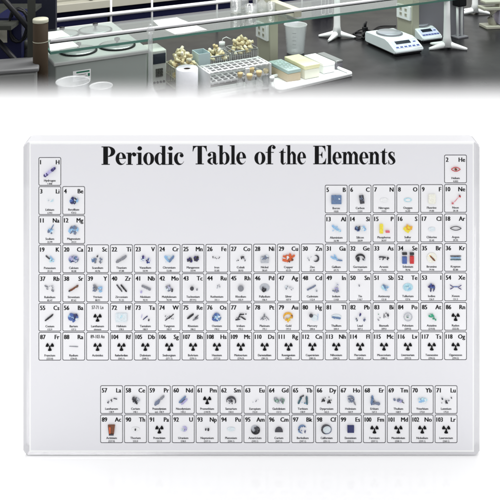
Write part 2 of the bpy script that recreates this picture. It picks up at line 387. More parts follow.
ELS = """H Hydrogen 1.008|He Helium 4.003|Li Lithium 6.941|Be Beryllium 9.012|B Boron 10.81|C Carbon 12.01|N Nitrogen 14.01|O Oxygen 16.00|F Fluorine 19.00|Ne Neon 20.18|Na Sodium 22.99|Mg Magnesium 24.31|Al Aluminium 26.98|Si Silicon 28.09|P Phosphorus 30.97|S Sulfur 32.07|Cl Chlorine 35.45|Ar Argon 39.95|K Potassium 39.10|Ca Calcium 40.08|Sc Scandium 44.96|Ti Titanium 47.88|V Vanadium 50.94|Cr Chromium 52.00|Mn Manganese 54.94|Fe Iron 55.85|Co Cobalt 58.93|Ni Nickel 58.69|Cu Copper 63.55|Zn Zinc 65.39|Ga Gallium 69.72|Ge Germanium 72.59|As Arsenic 74.92|Se Selenium 78.96|Br Bromine 79.90|Kr Krypton 83.80|Rb Rubidium 85.47|Sr Strontium 87.62|Y Yttrium 88.91|Zr Zirconium 91.22|Nb Niobium 92.91|Mo Molybdenum 95.94|Tc Technetium (97.91)|Ru Ruthenium 101.1|Rh Rhodium 102.9|Pd Palladium 106.4|Ag Silver 107.9|Cd Cadmium 112.4|In Indium 114.8|Sn Tin 118.7|Sb Antimony 121.8|Te Tellurium 127.6|I Iodine 126.9|Xe Xenon 131.3|Cs Cesium 132.9|Ba Barium 137.3|La Lanthanum 138.9|Ce Cerium 140.1|Pr Praseodymium 140.9|Nd Neodymium 144.2|Pm Promethium (144.9)|Sm Samarium 150.4|Eu Europium 152.0|Gd Gadolinium 157.3|Tb Terbium 158.9|Dy Dysprosium 162.5|Ho Holmium 164.9|Er Erbium 167.3|Tm Thulium 168.9|Yb Ytterbium 173.0|Lu Lutetium 175.0|Hf Hafnium 178.5|Ta Tantalum 180.9|W Tungsten 183.9|Re Rhenium 186.2|Os Osmium 190.2|Ir Iridium 192.2|Pt Platinum 195.1|Au Gold 197.0|Hg Mercury 200.6|Tl Thallium 204.4|Pb Lead 207.2|Bi Bismuth 209.0|Po Polonium (209.0)|At Astatine (210.0)|Rn Radon (222.0)|Fr Francium (223.0)|Ra Radium (226.0)|Ac Actinium (227.0)|Th Thorium 232.0|Pa Protactinium 231.0|U Uranium 238.0|Np Neptunium (237.1)|Pu Plutonium (244.1)|Am Americium (243.1)|Cm Curium (247.1)|Bk Berkelium (247.1)|Cf Californium (251.1)|Es Einsteinium (252.1)|Fm Fermium (257.1)|Md Mendelevium (258.1)|No Nobelium (259.1)|Lr Lawrencium (260.1)|Rf Rutherfordium (265.1)|Db Dubnium (268.1)|Sg Seaborgium (271.1)|Bh Bohrium (270.1)|Hs Hassium (277.2)|Mt Meitnerium (276.2)|Ds Darmstadtium (281.2)|Rg Roentgenium (280.2)|Cn Copernicium (285.2)|Nh Nihonium (284.2)|Fl Flerovium (289.2)|Mc Moscovium (288.2)|Lv Livermorium (293.2)|Ts Tennessine (294.2)|Og Oganesson (294.2)""".split('|')
ELS = [e.split(' ') for e in ELS]; assert len(ELS) == 118
PAL = dict(pur=(46, 34, 104), lil=(176, 170, 214), navy=(24, 32, 92), blu=(64, 92, 160), sky=(140, 184, 222), cya=(178, 216, 230), ste=(96, 122, 160), slt=(108, 118, 142),
           blk=(26, 26, 32), drk=(58, 58, 66), gry=(128, 130, 138), lgr=(178, 182, 190), wht=(238, 240, 244), pal=(214, 224, 234), red=(196, 32, 36), org=(206, 92, 40),
           yel=(236, 214, 60), gol=(224, 166, 40), brn=(112, 60, 28), tan=(176, 150, 110), crm=(236, 226, 190), grn=(40, 158, 120), ggr=(104, 142, 122), tea=(52, 88, 100), cream=(240, 238, 220), pnk=(214, 96, 110))
PM = lambda n: mat('sample_'+n, PAL[n], .22, var=.3, scale=2500)
# per element: primitives 'kind x y w h rot colours'; x, y from the middle of the sample area, in picture pixels; y down; rot in degrees (up to the right is positive)
SP = dict(
 H='rod 0 0 13 3.2 38 lil;rod -3.4 2.7 5 3.6 38 pur;rod 3.6 -2.8 5 3.2 38 pur', He='eye 0 0 9 4 0 red;dot 0 0 2.4 2 0 brn', Li='bits 0 0 8 2 0 pal cya lgr', Be='rock 0 0 9 8 0 navy blu drk sky', B='rock 0 0 10 8 0 ste ste slt;box 0 0 10 8.4 0 ste', C='box 1.5 0 4.4 8 8 drk;rock 1.5 0 5 8 0 blk drk slt', N='disc 0 1 8 4 0 wht', O='disc 0 1 8 4 0 cya;disc 0 1 5 2.4 0 wht', F='box 0 0 7 9 0 cream;rod 0 0 6 .9 88 tan',
 Ne='rock 3 -3 4 3.4 0 red red drk;rock -3.5 4 4 2 0 red pnk;rod 1 0.5 8 .5 50 pnk', Na='rock 1 1 6 6 0 ste sky slt;rod 2 -2 8 1 62 ste', Mg='rock 0 0 10 7 0 slt gry ste sky', Al='rod -1 -1 8 2.4 -35 sky;rock 3 2 5 2.4 0 sky cya;bits 0 0 9 5 0 sky cya', Si='rock -2.4 0 5 6.4 0 ste navy drk;rock 2.8 0 5 6.4 0 sky slt pal', P='box -2.8 0 3.4 9 0 yel;box 3.4 2.8 4 1.6 0 pnk', S='rock 0 0 9 6 0 yel yel gol', Cl='disc 0 1 7 4 0 pal', Ar='eye 0 0 11 3.8 0 drk',
 K='rod -1 -1 8 1.4 -42 drk;rock 2.4 1 5 4 0 sky cya;rod 2 -1 6 1.2 -50 sky', Ca='rock 0 0 11 6 0 ste slt lil navy', Sc='rock -3 1 5 6 0 slt gry ste;rock 3.4 1 4 6 0 slt gry;dot 0 -3 1.6 1.6 0 drk', Ti='rod 0 0 12 3 32 gry;rod -1 .4 8 1 32 drk', V='rock -2.4 -1 5 6.6 0 pur blu lil;rock 3 1.4 4 6 0 pur blu lil', Cr='rod -2.4 0 7 2.2 -52 sky;rod 2.4 0 7.6 2.4 52 ste;bits 0 0 9 6 0 sky cya', Mn='rock -3.2 1 6 5 0 blk pur drk;rock 3 0 6 6 0 blk pur drk', Fe='bits 0 0 8 4 0 blk drk blk', Co='rock 1 -1.6 4 3 0 blk drk;bits 0 1 9 3 0 drk gry', Ni='box 0 1 8 6 0 lgr;rock 0 -1 8 5 0 gry lgr slt', Cu='rock 0 0 11 7 0 org org brn;rod 3 -1 8 2 38 org;rod -2 -1 8 2 -25 org', Zn='arc 3 0 6 6 0 drk;bits -3 0 5 5 0 gry lgr',
 Ga='rod -2 0 8 2 -22 sky;rod 3 2 6 1.6 -8 ste;rod -1 -2 4 1.4 -50 sky', Ge='arc 0 0 9 7 90 blk;rock -2 1 4 5 0 blk drk;rock 3 1 4 4 0 blk lgr', As='rod -2 -1 6 1.6 -8 drk;rock 3 0 4 3.4 0 blk drk;bits 0 0 10 3 0 drk blk', Se='box -3.5 2 4.6 6.6 0 blu;box -3.5 -4.6 4.8 2 0 blk;box 3.7 1.4 4 7.4 0 red;box 3.7 -4.6 4.2 2 0 blk', Br='disc 0 0 10 10 0 cream;rod .6 .4 7 1.6 -45 brn;rod -1.4 -1.6 2.6 1 -45 gol', Kr='rod 0 -1.6 11 1 0 drk;rod 0 0 10 1.2 0 sky;rod 0 1.8 11 1.1 0 tea',
 Rb='rod -3.4 -2 4 1.6 -28 gry;rod 3 2 3 1.8 -40 gry;bits 0 0 8 6 0 lgr gry', Sr='rod 0 0 11 1.8 33 brn;rock -3.5 2.6 3 2.6 0 drk brn;rock 3.4 -2.6 3 2.4 0 tan drk', Y='rock -2.6 0 4.4 8 0 slt gry;rock 2.6 1 4.6 7 0 ste sky slt', Zr='rod -2 0 9 1.3 -52 drk;rod 2.4 0 9.4 1.5 -50 blk', Nb='rod 1 -.6 10 2.4 -24 gry;rod 2 0 7 .8 -24 drk;dot -4 3.6 2 2 0 lil', Mo='rock 0 0 8 5.6 0 slt lil gry;dot 3 2 2 3 0 drk', Tc='ball -1 0 4 4 0 drk;dot 4 1.4 1.6 1.6 0 gry', Ru='bits 1 -1 7 5 0 lgr gry', Rh='ball 0 0 6 6 0 gry', Pd='disc 0 0 10 8 0 lgr;rock -.8 1 7 4.6 0 blk drk blk', Ag='rock -2 0 4 5 0 gry lgr drk;bits 2 0 7 5 0 lgr gry', Cd='rod -1 0 10 1.8 28 slt;rock 4 3 2.4 2 0 lgr gry',
 In='rock 0 3 10 2.6 0 slt lil gry;rock 0 0 6 2 0 lgr lil;rock 1 -3.5 3 2 0 gry lil', Sn='dot -1 -2 1.2 1.6 0 gry', Sb='rock 0 0 8 4.6 0 sky ste cya;rock 3 1 4 6 0 sky ste', Te='disc 0 0 10 8 0 cya;rock 0 0 7 4 0 cya sky', I='rock 0 -1 8 5 0 navy pur blu;rod -1 2.4 4 1.4 80 navy;rod 2 2.4 3.4 1.2 70 navy', Xe='rod 0 -.3 6 .8 0 blu;rod -4 -1.3 4 .8 -30 pur;rod -4 1 4 .8 28 pur;rod 4 -1.3 4 .8 30 pur;rod 4 1 4 .8 -28 pur',
 Cs='rod -.6 0 10.4 1.8 38 blk', Ba='rock 0 0 11 8.4 0 blu navy sky navy', Hf='box 0 0 11 8 0 pal;rock 0 0 8 5 0 pal cya', Ta='rod 0 .6 6 1 40 navy;rod -3.6 -1 4 .6 80 lil;dot 3.6 2.4 1.6 1.6 0 drk', W='rod -1 1 8 .9 38 drk;rod 2 -1 7 .9 42 blk;bits 0 0 10 5 0 drk gry', Re='rod -2.6 -1 8 2 38 blk;rod 2.4 1.8 6 1.3 25 gry;rod 3.6 -.6 5 1 38 drk', Os='rock 0 0 9 8 0 blu ste sky navy', Ir='rod -2 0 6 1.3 60 drk;rod 2.5 1 6 1.2 -30 blk;rod -3 2.4 5 1 10 drk;rod 1 -3 5 1.1 5 blk;bits 0 0 11 8 0 drk blk', Pt='rock 0 -2.4 3 2.6 0 drk lgr;rod -2.6 1 5 .9 48 gry;rod 2.8 1 5 .9 -48 gry;bits 0 1.4 8 3 0 lgr gry', Au='arc -.4 0 9 8 110 gol;rock -1 2 7 3.6 0 gol yel gol;rock 3 -1 4 5 0 gol brn', Hg='ball -1.4 -2 4 3.6 0 drk;disc 2 1 6 6 0 pal;rod 5.5 0 7 .5 88 sky',
 Tl='rod 0 .6 9 2 -8 ste;disc 0 0 10 5 0 pal', Pb='rock 0 -2 4 4 0 slt pur;rock -4 2.4 3.4 3.6 0 slt drk;rock 4.4 2.4 2.4 4 0 slt pur', Bi='rod 0 -1 4.4 1 86 drk;bits 0 0 12 8 0 drk gry ggr;dot 3.8 -2 2 2.4 0 drk', Po='ring 0 0 8 8 0 lgr;rock 0 -.4 4 3 0 lgr ggr', At='rock -1 -1 6 4 0 grn grn;rock 3 2 5 3.6 0 grn ggr', Ra='rod 0 0 9 .7 -2 gry',
 La='rock -3 2 3 2 0 drk gry;rock 0 0 2.4 3.4 0 blk gry;rod 3.8 -1.4 4 .9 -12 drk', Ce='rock -1 -1 6 5 0 blk drk;rod 2.6 -1 5 2 -40 lgr;rock 1.4 2 5 3 0 blk lgr', Pr='rod -2 2 7 3.2 42 slt;rod 2.6 -2.4 6 2.4 42 gry', Nd='rod -.8 -.8 9 2.4 42 ste;rod 1 1.4 8 2 42 lil;rod -1 1 6 .8 42 drk', Sm='arc 0 1 9 8 90 drk;rock -1 0 6 3 0 drk gry;bits 0 0 9 7 0 blk drk', Eu='bits 1 0 6 4 0 lgr gry', Gd='rock -3 0 5 6 0 ggr grn gry;rock 3 .6 5.6 5 0 ggr gry;rock 0 1.5 4 3 0 ggr lgr', Tb='rod -3 0 8 2 64 tea;rod -1 -3.6 5 1.4 30 drk;rod 4 0 8 2.4 92 tea;bits 0 3 6 3 0 sky tea', Dy='bits 0 0 11 7 0 blk blk drk;rock -2.6 -1 3.4 4 0 blk drk;rock 2 1.4 4 3 0 blk', Ho='arc -1 -1 8 6 20 slt;rock 0 0 7 4 0 lgr slt;rod 4 3 4 1.6 -60 gry',
 Er='rod -2.6 0 9 2.6 84 ste;rod 1 3 9 2.6 -6 slt;rod -1 0 8 1.6 -52 gry', Tm='rock 1.4 0 6 5 0 slt lil pur;dot -4 -.6 2.4 1.8 0 slt;rod 4 2 4 1 -30 drk', Yb='rock 0 0 9 5 0 sky pal cya', Lu='bits 0 0 11 8 0 drk blk gry;rock 0 1.4 3.4 3 0 blk drk;rock -4 -2 2.4 2 0 drk', Ac='cup 0 0 7 9 0 brn org', Th='disc 0 0 8 4 0 wht;dot 0 0 1.5 1.5 0 blk', U='arc 0 -.6 6 4 0 lil;rock 0 0 4 2.4 0 pal lil', Np='dot -1.4 0 1.6 1.6 0 drk;dot 1.2 0 2 2.2 0 blk', Pu='disc 0 0 8 4 0 pal', Am='disc 0 0 8 8 0 lgr;rock 1.4 0 5 7 0 drk slt blk;arc .4 0 8.2 7.6 -60 blk', Cm='half 0 0 8 4.6 0 drk', Bk='arc 0 0 8 7.6 160 ste;bits -1 0 7 7 0 navy blu sky', Cf='ring 0 0 9.4 8.6 0 slt;disc 0 0 8 7.4 0 pal;arc 0 0 9.6 8.8 160 drk', Es='box 0 -.6 6.6 6.6 0 navy')
RAD = {'Rn', 'Fr', 'Pm', 'Pa', 'Fm', 'Md', 'No', 'Lr'} | {e[0] for e in ELS[103:]}
POS = {}
def place():
    lay = [(1, [0]), (18, [1])]
    for z in range(1, 119):
        if z == 1: c, r = 1, 1
        elif z == 2: c, r = 18, 1
        elif z <= 10: r = 2; c = z-2 if z <= 4 else z+8
        elif z <= 18: r = 3; c = z-10 if z <= 12 else z
        elif z <= 36: r = 4; c = z-18
        elif z <= 54: r = 5; c = z-36
        elif z <= 56: r = 6; c = z-54
        elif z <= 71: r = 8; c = z-57
        elif z <= 86: r = 6; c = z-68
        elif z <= 88: r = 7; c = z-86
        elif z <= 103: r = 9; c = z-89
        else: r = 7; c = z-100
        POS[z] = (c, r)
place()
CW, CH = 22.5, 28.3
def cell_xy(c, r):
    if r >= 8: x = 100.4+23.88*c; y = 385.1+(r-8)*29.2
    else: x = 38.7+23.85*(c-1); y = 157.1+(r-1)*29.12
    y -= 2.6*max(0, (x-38)/420)*max(0, 1-(y-157)/215)          # the table rises a little to the right
    return x, y
def cell(name, c, r, head, sym, nm, ms, prims, label):
    x, y = cell_xy(c, r)
    cx, cz = PX(x+CW/2, y+CH/2)
    T = lambda a, b: (lambda q: (q[0]-cx, q[1]-cz))(PX(x+a, y+b))
    mb = MB()
    o = rrect(0, 0, CW, CH, 1.5); i_ = rrect(.55, .55, CW-.55, CH-.55, 1.1)
    # outline frame and lighter tile
    vo = [mb.bm.verts.new((T(*p)[0], -.00005, T(*p)[1])) for p in o]; vi = [mb.bm.verts.new((T(*p)[0], -.00005, T(*p)[1])) for p in i_]
    k = len(o); mi = mb.mi(M_INK2)
    for j in range(k):
        f = mb.bm.faces.new((vo[j], vo[(j+1) % k], vi[(j+1) % k], vi[j])); f.material_index = mi
    vt = [mb.bm.verts.new((T(*p)[0], -.00002, T(*p)[1])) for p in i_]; f = mb.bm.faces.new(vt); f.material_index = mb.mi(M_CELL)
    if sym:
        text(mb, head, 4.4, 1.7, 7.0, 'L', M_INK, T, -.00007, .86 if len(head) < 3 else .8, .24)
        text(mb, sym, 4.4, CW-1.8, 7.0, 'R', M_INK, T, -.00007, .9, .22)
    else: text(mb, head, 3.5, CW/2, 6.2, 'C', M_INK, T, -.00007, .66, .08)
    xs = .95 if len(nm) < 10 else .95*9.5/len(nm)
    text(mb, nm, 2.15, CW/2, 24.3, 'C', M_INK2, T, -.00007, xs, .1)
    text(mb, ms, 1.75, CW/2, 27.3, 'C', M_INK2, T, -.00007, .92, .06)
    ce = mb.build(name, block, recalc=False); ce.location = (cx, DP, cz); ce['label'] = label
    if prims == 'RAD':
        mb = MB(); R0 = 4.1; X, Y = 11.3, 14.3
        for a in (270, 30, 150):
            pts = [T(X+R0*rr*math.cos(math.radians(t)), Y-R0*rr*math.sin(math.radians(t))) for rr, ts in ((.34, (-28, -14, 0, 14, 28)), (1, (28, 18, 9, 0, -9, -18, -28))) for t in [a+q for q in ts]]
            mb.prism(pts, -.0003, -.00006, M_INK)
        mb.prism([T(X+R0*.2*math.cos(t*PI/6), Y-R0*.2*math.sin(t*PI/6)) for t in range(12)], -.0003, -.00006, M_INK)
        s_ = mb.build('radiation_symbol', ce)
    else:
        rnd = random.Random(head+nm); mb = MB()
        X, Y = 11.3, 14.2; kx = abs(T(1, 0)[0]-T(0, 0)[0]); kz = abs(T(0, 1)[1]-T(0, 0)[1])
        def P3(a, b, d): q = T(X+a, Y+b); return (q[0], d, q[1])
        for j, pr in enumerate(prims.split(';')):
            q = pr.split(); kd = q[0]; a, b, w_, h_, ro = map(float, q[1:6]); cs = q[6:]; d0 = -.00012-.00005*j
            ct, st = math.cos(math.radians(ro)), math.sin(math.radians(ro))
            rot = lambda u, v: (a+u*ct-v*st, b-(u*st+v*ct))
            if kd == 'rock':
                n_ = max(6, min(20, int(w_*h_/3)))
                for t in range(n_):
                    an = rnd.uniform(0, 2*PI); rr = math.sqrt(rnd.random())*.38
                    sz = rnd.uniform(.26, .52)
                    mb.rock(P3(a+w_*rr*math.cos(an), b+h_*rr*math.sin(an), d0-.0003), (w_*sz*kx, .0006, h_*sz*kz*1.1), PM(rnd.choice(cs if rnd.random() > .14 or 'blk' in cs else ['pal'])), rnd, rnd.uniform(0, PI), 1, .38)  # a random few chunks turn pale: glints put into the colour
            elif kd == 'bits':
                for t in range(7 if w_ > 6 else 4):
                    s0 = rnd.uniform(.8, 1.9)
                    mb.rock(P3(a+rnd.uniform(-.5, .5)*w_, b+rnd.uniform(-.5, .5)*h_, d0-.0002), (s0*kx*rnd.uniform(.7, 1.6), .0003, s0*kz*.7), PM(rnd.choice(cs)), rnd, rnd.uniform(0, PI), 1, .3)
            elif kd in ('rod', 'box', 'cup'):
                tp = 1 if kd != 'cup' else .7
                n_ = 6; pts = []
                if kd == 'rod':
                    for t in range(n_+1): u = -w_/2+w_*t/n_; pts.append(rot(u, h_/2*(rnd.uniform(.75, 1.05) if h_ > 1 else 1)*(.6 if t in (0, n_) else 1)))
                    for t in range(n_, -1, -1): u = -w_/2+w_*t/n_; pts.append(rot(u, -h_/2*(rnd.uniform(.75, 1.05) if h_ > 1 else 1)*(.6 if t in (0, n_) else 1)))
                else: pts = [rot(-w_/2, h_/2), rot(w_/2, h_/2), rot(w_/2*tp, -h_/2), rot(-w_/2*tp, -h_/2)]
                if kd == 'rod':
                    n2 = max(4, int(w_)); P_ = []; rr_ = []
                    for t in range(n2+1):
                        q_ = rot(-w_/2+w_*t/n2, rnd.uniform(-.08, .08)*h_); P_.append(P3(a*0+q_[0], q_[1], d0-h_*.25*kx)); rr_.append(h_/2*kx*(rnd.uniform(.78, 1.12))*(.6 if t in (0, n2) else 1))
                    mb.tube(P_, rr_, PM(cs[0]), 5, smooth=False)
                else: mb.prism([T(X+p, Y+q_) for p, q_ in pts], d0-(.0005 if h_ > 1 else .0002), d0, PM(cs[0]))
                if kd == 'cup':
                    mb.prism([T(X+p, Y+q_) for p, q_ in (rot(-2.3, 3), rot(-.6, 3), rot(-.8, -3.4), rot(-1.9, -3.4))], d0-.0006, d0-.0004, PM(cs[1]))
                    mb.prism([T(X+p, Y+q_) for p, q_ in (rot(-2.4, -3.6), rot(2.4, -3.6), rot(2.4, -5), rot(-2.4, -5))], d0-.0007, d0-.0004, PM('drk'))
            elif kd in ('disc', 'dot', 'half'):
                lim = 20
                pts = [T(X+a+w_/2*math.cos(2*PI*t/lim), Y+b-h_/2*math.sin(2*PI*t/lim)) for t in range(lim)] if kd != 'half' else \
                      [T(X+a+w_/2*math.cos(PI*t/12), Y+b+h_/2-h_*math.sin(PI*t/12)) for t in range(13)]
                mb.prism(pts, d0-(.0001 if kd == 'disc' else .0004), d0, PM(cs[0]))
            elif kd == 'ball':
                r = bmesh.ops.create_uvsphere(mb.bm, u_segments=18, v_segments=12, radius=.5, matrix=Matrix.Translation(P3(a, b, d0-.0005)) @ Matrix.Diagonal((w_*kx, .0009, h_*kz, 1)))
                mb._fin(set(f for v in r['verts'] for f in v.link_faces), PM(cs[0]), True)
            elif kd in ('ring', 'eye', 'arc'):
                n_ = 24 if kd != 'arc' else 16
                a0, a1 = (0, 360) if kd != 'arc' else (ro-130, ro+110)
                ws = .5 if kd != 'arc' else .95
                pp = []
                for t in range(n_+1):
                    an = math.radians(a0+(a1-a0)*t/n_); e = abs(math.sin(an))
                    yy = h_/2*math.sin(an)*(e if kd == 'eye' else 1)
                    pp.append(P3(a+w_/2*math.cos(an), b-yy, d0-.0002))
                mb.tube(pp, [ws*kx*(.7 if kd != 'arc' else math.sin(PI*(t+.5)/(n_+1))) for t in range(n_+1)], PM(cs[0]), 6)
        mb.build('sample', ce)
for z in range(1, 119):
    sym, nm, ms = ELS[z-1]; c, r = POS[z]
    rad = sym in RAD
    if nm == 'Praseodymium': ms = 'std. 140.9'
    cell('radioactive_cell' if rad else 'element_cell', c, r, str(z), sym, nm, ms, 'RAD' if rad else SP[sym],
         ('cell %d %s with a black radiation trefoil' if rad else 'cell %d %s with its small embedded sample') % (z, sym))
cell('radioactive_cell', 3, 6, '57-71 Ln', None, 'Lanthanum', 'element', 'RAD', 'cell 57-71 Ln with a black radiation trefoil')
cell('radioactive_cell', 3, 7, '89-103 An', None, 'Actinides', ' ', 'RAD', 'cell 89-103 An with a black radiation trefoil')
bpy.data.objects.remove(_to); bpy.data.curves.remove(_tc)

# ================================================================== THE LABORATORY BEHIND
RZ = A
# bench
t = thing('laboratory_bench', 'long black laboratory bench carrying the glass shelf, balances and glassware', 'bench', UV(1.5, 1.45, -.9), RZ)
mb = MB(); mb.box((0, .835, .88), (6.4, 1.67, .04), M_BENCH, bev=.004); mb.build('bench_top', t)
mb = MB(); mb.box((0, .835, .42), (6.2, 1.5, .84), M_NAVY); mb.build('cabinet', t)
t = thing('opposite_bench', 'second bench across the aisle with beige edge and navy cabinets', 'bench', UV(1.5, 3.65, -.9), RZ)
mb = MB(); mb.box((0, .4, .88), (7.5, .8, .042), M_BEIGE2, bev=.003); mb.build('bench_top', t)
for k in range(9):
    mb = MB(); mb.box((-3.2+k*.8, .07, .43), (.79, .05, .84), M_NAVY, bev=.002); mb.build('cabinet_door', t)
mb = MB(); mb.box((0, .45, .42), (7.3, .7, .83), M_DARK); mb.build('carcass', t)
mb = MB(); mb.box((0, .42, 1.15), (7.3, .05, .5), M_BEIGE); mb.build('back_panel', t)
mb = MB(); mb.box((0, .03, .975), (7.4, .03, .02), M_DARK)
for k in range(8): mb.box((-3.5+k, .03, .935), (.02, .02, .06), M_DARK)
mb.build('edge_rail', t)

# guard rail along the back of the bench
t = thing('guard_rail', 'thin white rail on slim posts along the far side of the black bench', 'rail', UV(0, 2.83, 0))
o0 = t.location
mb = MB(); mb.tube([LV(20, 2.83, .12)-o0, LV(330, 2.83, .12)-o0], .0085, M_RAIL); mb.build('rail', t)
for px in (111, 152, 217, 302):
    mb = MB(); p = LV(px, 2.83)-o0; mb.tube([p, p+Vector((0, 0, .20))], .0045, M_RAIL); mb.build('post', t)

# glass shelf
t = thing('glass_shelf', 'long green-edged glass shelf on beige pillars and white star-footed legs above the black bench', 'shelf', UV(0, 2.1, 0), RZ)
def loc(p): d = p-UV(0, 2.1, 0); return Vector((d.dot(U), d.dot(V), p.z-BZ))
uL = loc(G(50, 53, .2)).x; uR = 3.2
M_EDGE = mat('green_glass_edge', (84, 128, 116), .15, var=.35, scale=2.5, spec=.6)
mb = MB(); mb.box(((uL+uR)/2, .135, .2), (uR-uL, .262, .007), SHELFG); mb.build('glass_pane', t)
mb = MB(); mb.box(((uL+uR)/2, .002, .2), (uR-uL, .004, .0075), M_EDGE); mb.box((uL+.002, .135, .2), (.004, .25, .0085), M_EDGE); mb.build('glass_edge', t)
mb = MB(); mb.tube([(uL, 0, .236), (uR, 0, .236)], .0052, M_RAIL)
mb.build('front_rail', t)
mb = MB(); mb.tube([(uL, .006, .2285), (uR, .006, .2285)], .0025, M_BLACK); mb.build('rail_seal', t)
for px in (266, 408):                        # pillars
    q = loc(LV(px+8, 2.27)); 
    mb = MB(); mb.box((q.x, q.y+.05, .26), (.036, .1, .52), M_BEIGE, bev=.002); pl = mb.build('pillar', t)
    mb = MB(); mb.box((q.x-.022, q.y+.05, .112 if px > 300 else .115), (.012, .085, .06), M_WHITE, bev=.002)
    for a, b in ((-.018, 0), (.014, 0)):
        for e in (.103, .124):
            mb.box((q.x-.0285, q.y+.05+a, e), (.001, .014, .014), M_BEIGE2)
            for f_ in (-.003, .003): mb.box((q.x-.0292, q.y+.05+a+f_, e+.001), (.001, .0014, .006), M_DARK)
    mb.build('outlet_panel', pl)
    mb = MB(); mb.box((q.x, q.y-.075, .224), (.03, .19, .028), M_BEIGE, bev=.002); mb.build('bracket', pl)
def leg(px, py, s=1):
    q = loc(G(px, py))
    mb = MB(); mb.tube([(q.x, q.y, .012), (q.x, q.y, .05), (q.x, q.y, .13), (q.x, q.y, .197)], [.022, .0145, .0125, .012], M_WHITE, 14)
    lg = mb.build('leg', t)
    mb = MB()
    for a in ((-6, 168, 236, 70) if px < 400 else (-14, 192, 60, 130)):
        a = math.radians(a)-A; d = Vector((math.cos(a), math.sin(a), 0)); c = Vector((q.x, q.y, 0))
        mb.tube([c+Vector((0, 0, .022)), c+d*.025+Vector((0, 0, .015)), c+d*.068*s+Vector((0, 0, .0065)), c+d*.078*s+Vector((0, 0, .005))], [.016, .0115, .0065, .0045], M_WHITE, 10)
    mb.build('foot', lg)
leg(337, 38); leg(447, 49); leg(475, 14)

# grey water bath
u0 = .47; t = thing('water_bath', 'large grey water bath with round lids and a small label, under the glass shelf', 'water bath', UV(.61, 2.31, 0), RZ)
mb = MB(); mb.box((0, 0, .078), (.286, .40, .156), M_BATH, bev=.004); mb.build('housing', t)
mb = MB(); mb.box((0, 0, .163), (.30, .415, .012), M_BATHTOP, bev=.003); mb.build('top_plate', t)
for i, (x, y) in enumerate(((-.055, .10), (.06, .10), (.07, -.12), (-.055, -.12))):
    if i == 3: pass
    mb = MB(); mb.lathe([(0, 0), (.052, 0), (.054, .003), (.05, .006), (.02, .009), (0, .01)], M_STEEL, seg=32)
    ld = mb.build('lid', t, loc=(x, y, .1695))
    mb = MB(); mb.lathe([(.055, -.0005), (.059, .001), (.059, .004), (.055, .004)], M_BLACK, seg=32); mb.build('seal_ring', ld)
    mb = MB(); mb.lathe([(.0035, .008), (.004, .016), (.009, .019), (.009, .026), (0, .028)], M_BLACK, seg=16); mb.build('knob', ld)
mb = MB(); q = UV(0, 0)-UV(0, 0)
p = G(71, 69, .1); lx = (p-Vector(t.location)).dot(U)
mb.box((lx, -.2012, .118), (.054, .0012, .032), M_PAPER)
mb.box((lx+.003, -.2021, .129), (.040, .0008, .0045), mat('green_print', (30, 110, 84), .5))
for k, wd in enumerate((.03, .036, .026)): mb.box((lx-.002, -.2021, .121-k*.006), (wd, .0008, .0012), M_DARK)
mb.box((lx+.021, -.2021, .118), (.006, .0008, .009), mat('green_print', (30, 110, 84), .5))
mb.build('label_plate', t)

# controller unit
p = G(159, 91); t = thing('controller_unit', 'upright light grey controller with dark display beside the water bath', 'controller', p, RZ)
mb = MB(); mb.box((0, .045, .068), (.054, .09, .134), mat('controller_shell', (186, 190, 184), .45, var=.04), bev=.004); bd_ = mb.build('housing', t)
mb = MB(); mb.box((.001, -.001, .108), (.044, .004, .034), M_LCD, bev=.001); mb.build('display', t)
mb = MB()
for i in range(3):
    for j in range(3): mb.box((-.008+i*.0085, -.0015, .052+j*.0095), (.007, .005, .0078), mat('dark_key', (70, 72, 66), .5))
mb.build('keypad', t)
mb = MB()
for i in range(4): mb.lathe([(0, .004), (.0035, .004), (.004, 0)], M_BLACK, seg=12, mtx=Matrix.Translation((-.016+i*.011, 0, .03)) @ Matrix.Rotation(PI/2, 4, 'X'))
mb.build('control_knobs', t)

# cardboard tube
t = thing('cardboard_tube', 'tall brown cardboard tube with an off-white cap, left of the water bath', 'tube', (-.582, 1.945, BZ))
mb = MB(); mb.lathe([(0, 0), (.0205, 0), (.0205, .328), (0, .328)], M_CARD, seg=28); mb.build('tube_body', t)
mb = MB(); mb.lathe([(.0212, .322), (.0214, .324), (.0214, .330), (.020, .332), (0, .3325)], M_BEIGE, seg=28); mb.build('cap', t)
mb = MB(); mb.lathe([(.0208, .268), (.0211, .269), (.0208, .270)], M_BEIGE, seg=28); mb.build('seam_tape', t)

# dark rack at the far left with a grey tub
t = thing('equipment_rack', 'dark metal rack frame with diagonal braces at the far left edge', 'rack', (-.66, 2.0, 0))
def P2(px, py, Y): return Vector(((px-250)/F*Y, Y, CAMZ-(py-HY)/F*Y))-Vector((-.66, 2.0, 0))
mb = MB(); a = P2(31.5, 0, 2.0); mb.box((a.x, a.y, .95), (.022, .022, 1.9), M_DARK, rz=.3); mb.build('post', t)
mb = MB(); a = P2(-14, 0, 2.15); mb.box((a.x, a.y, .95), (.022, .022, 1.9), M_DARK, rz=.3); mb.build('post', t)
for q0, q1 in (((-16, -24), (31, 31)), ((-8, 34), (31, 78))):
    mb = MB(); mb.tube([P2(q0[0], q0[1], 2.1), P2(q1[0], q1[1], 2.02)], .008, M_BLACK, 6); mb.build('brace', t)
for py in (16, 58):
    mb = MB(); mb.box((P2(6, py, 2.15).x-.075, .20, P2(6, py, 2.2).z), (.25, .30, .012), M_DARK); mb.build('shelf_board', t)
mb = MB(); mb.box((-.18, .42, 1.05), (.34, .02, 1.6), mat('dark_back_panel', (30, 32, 44), .5, var=.3, scale=7, spec=.15)); mb.build('back_panel', t)
t = thing('grey_tub', 'pale grey plastic tub standing low in the dark rack', 'tub', (P2(12, 60, 1.92).x-.66, 1.93, BZ), .25)
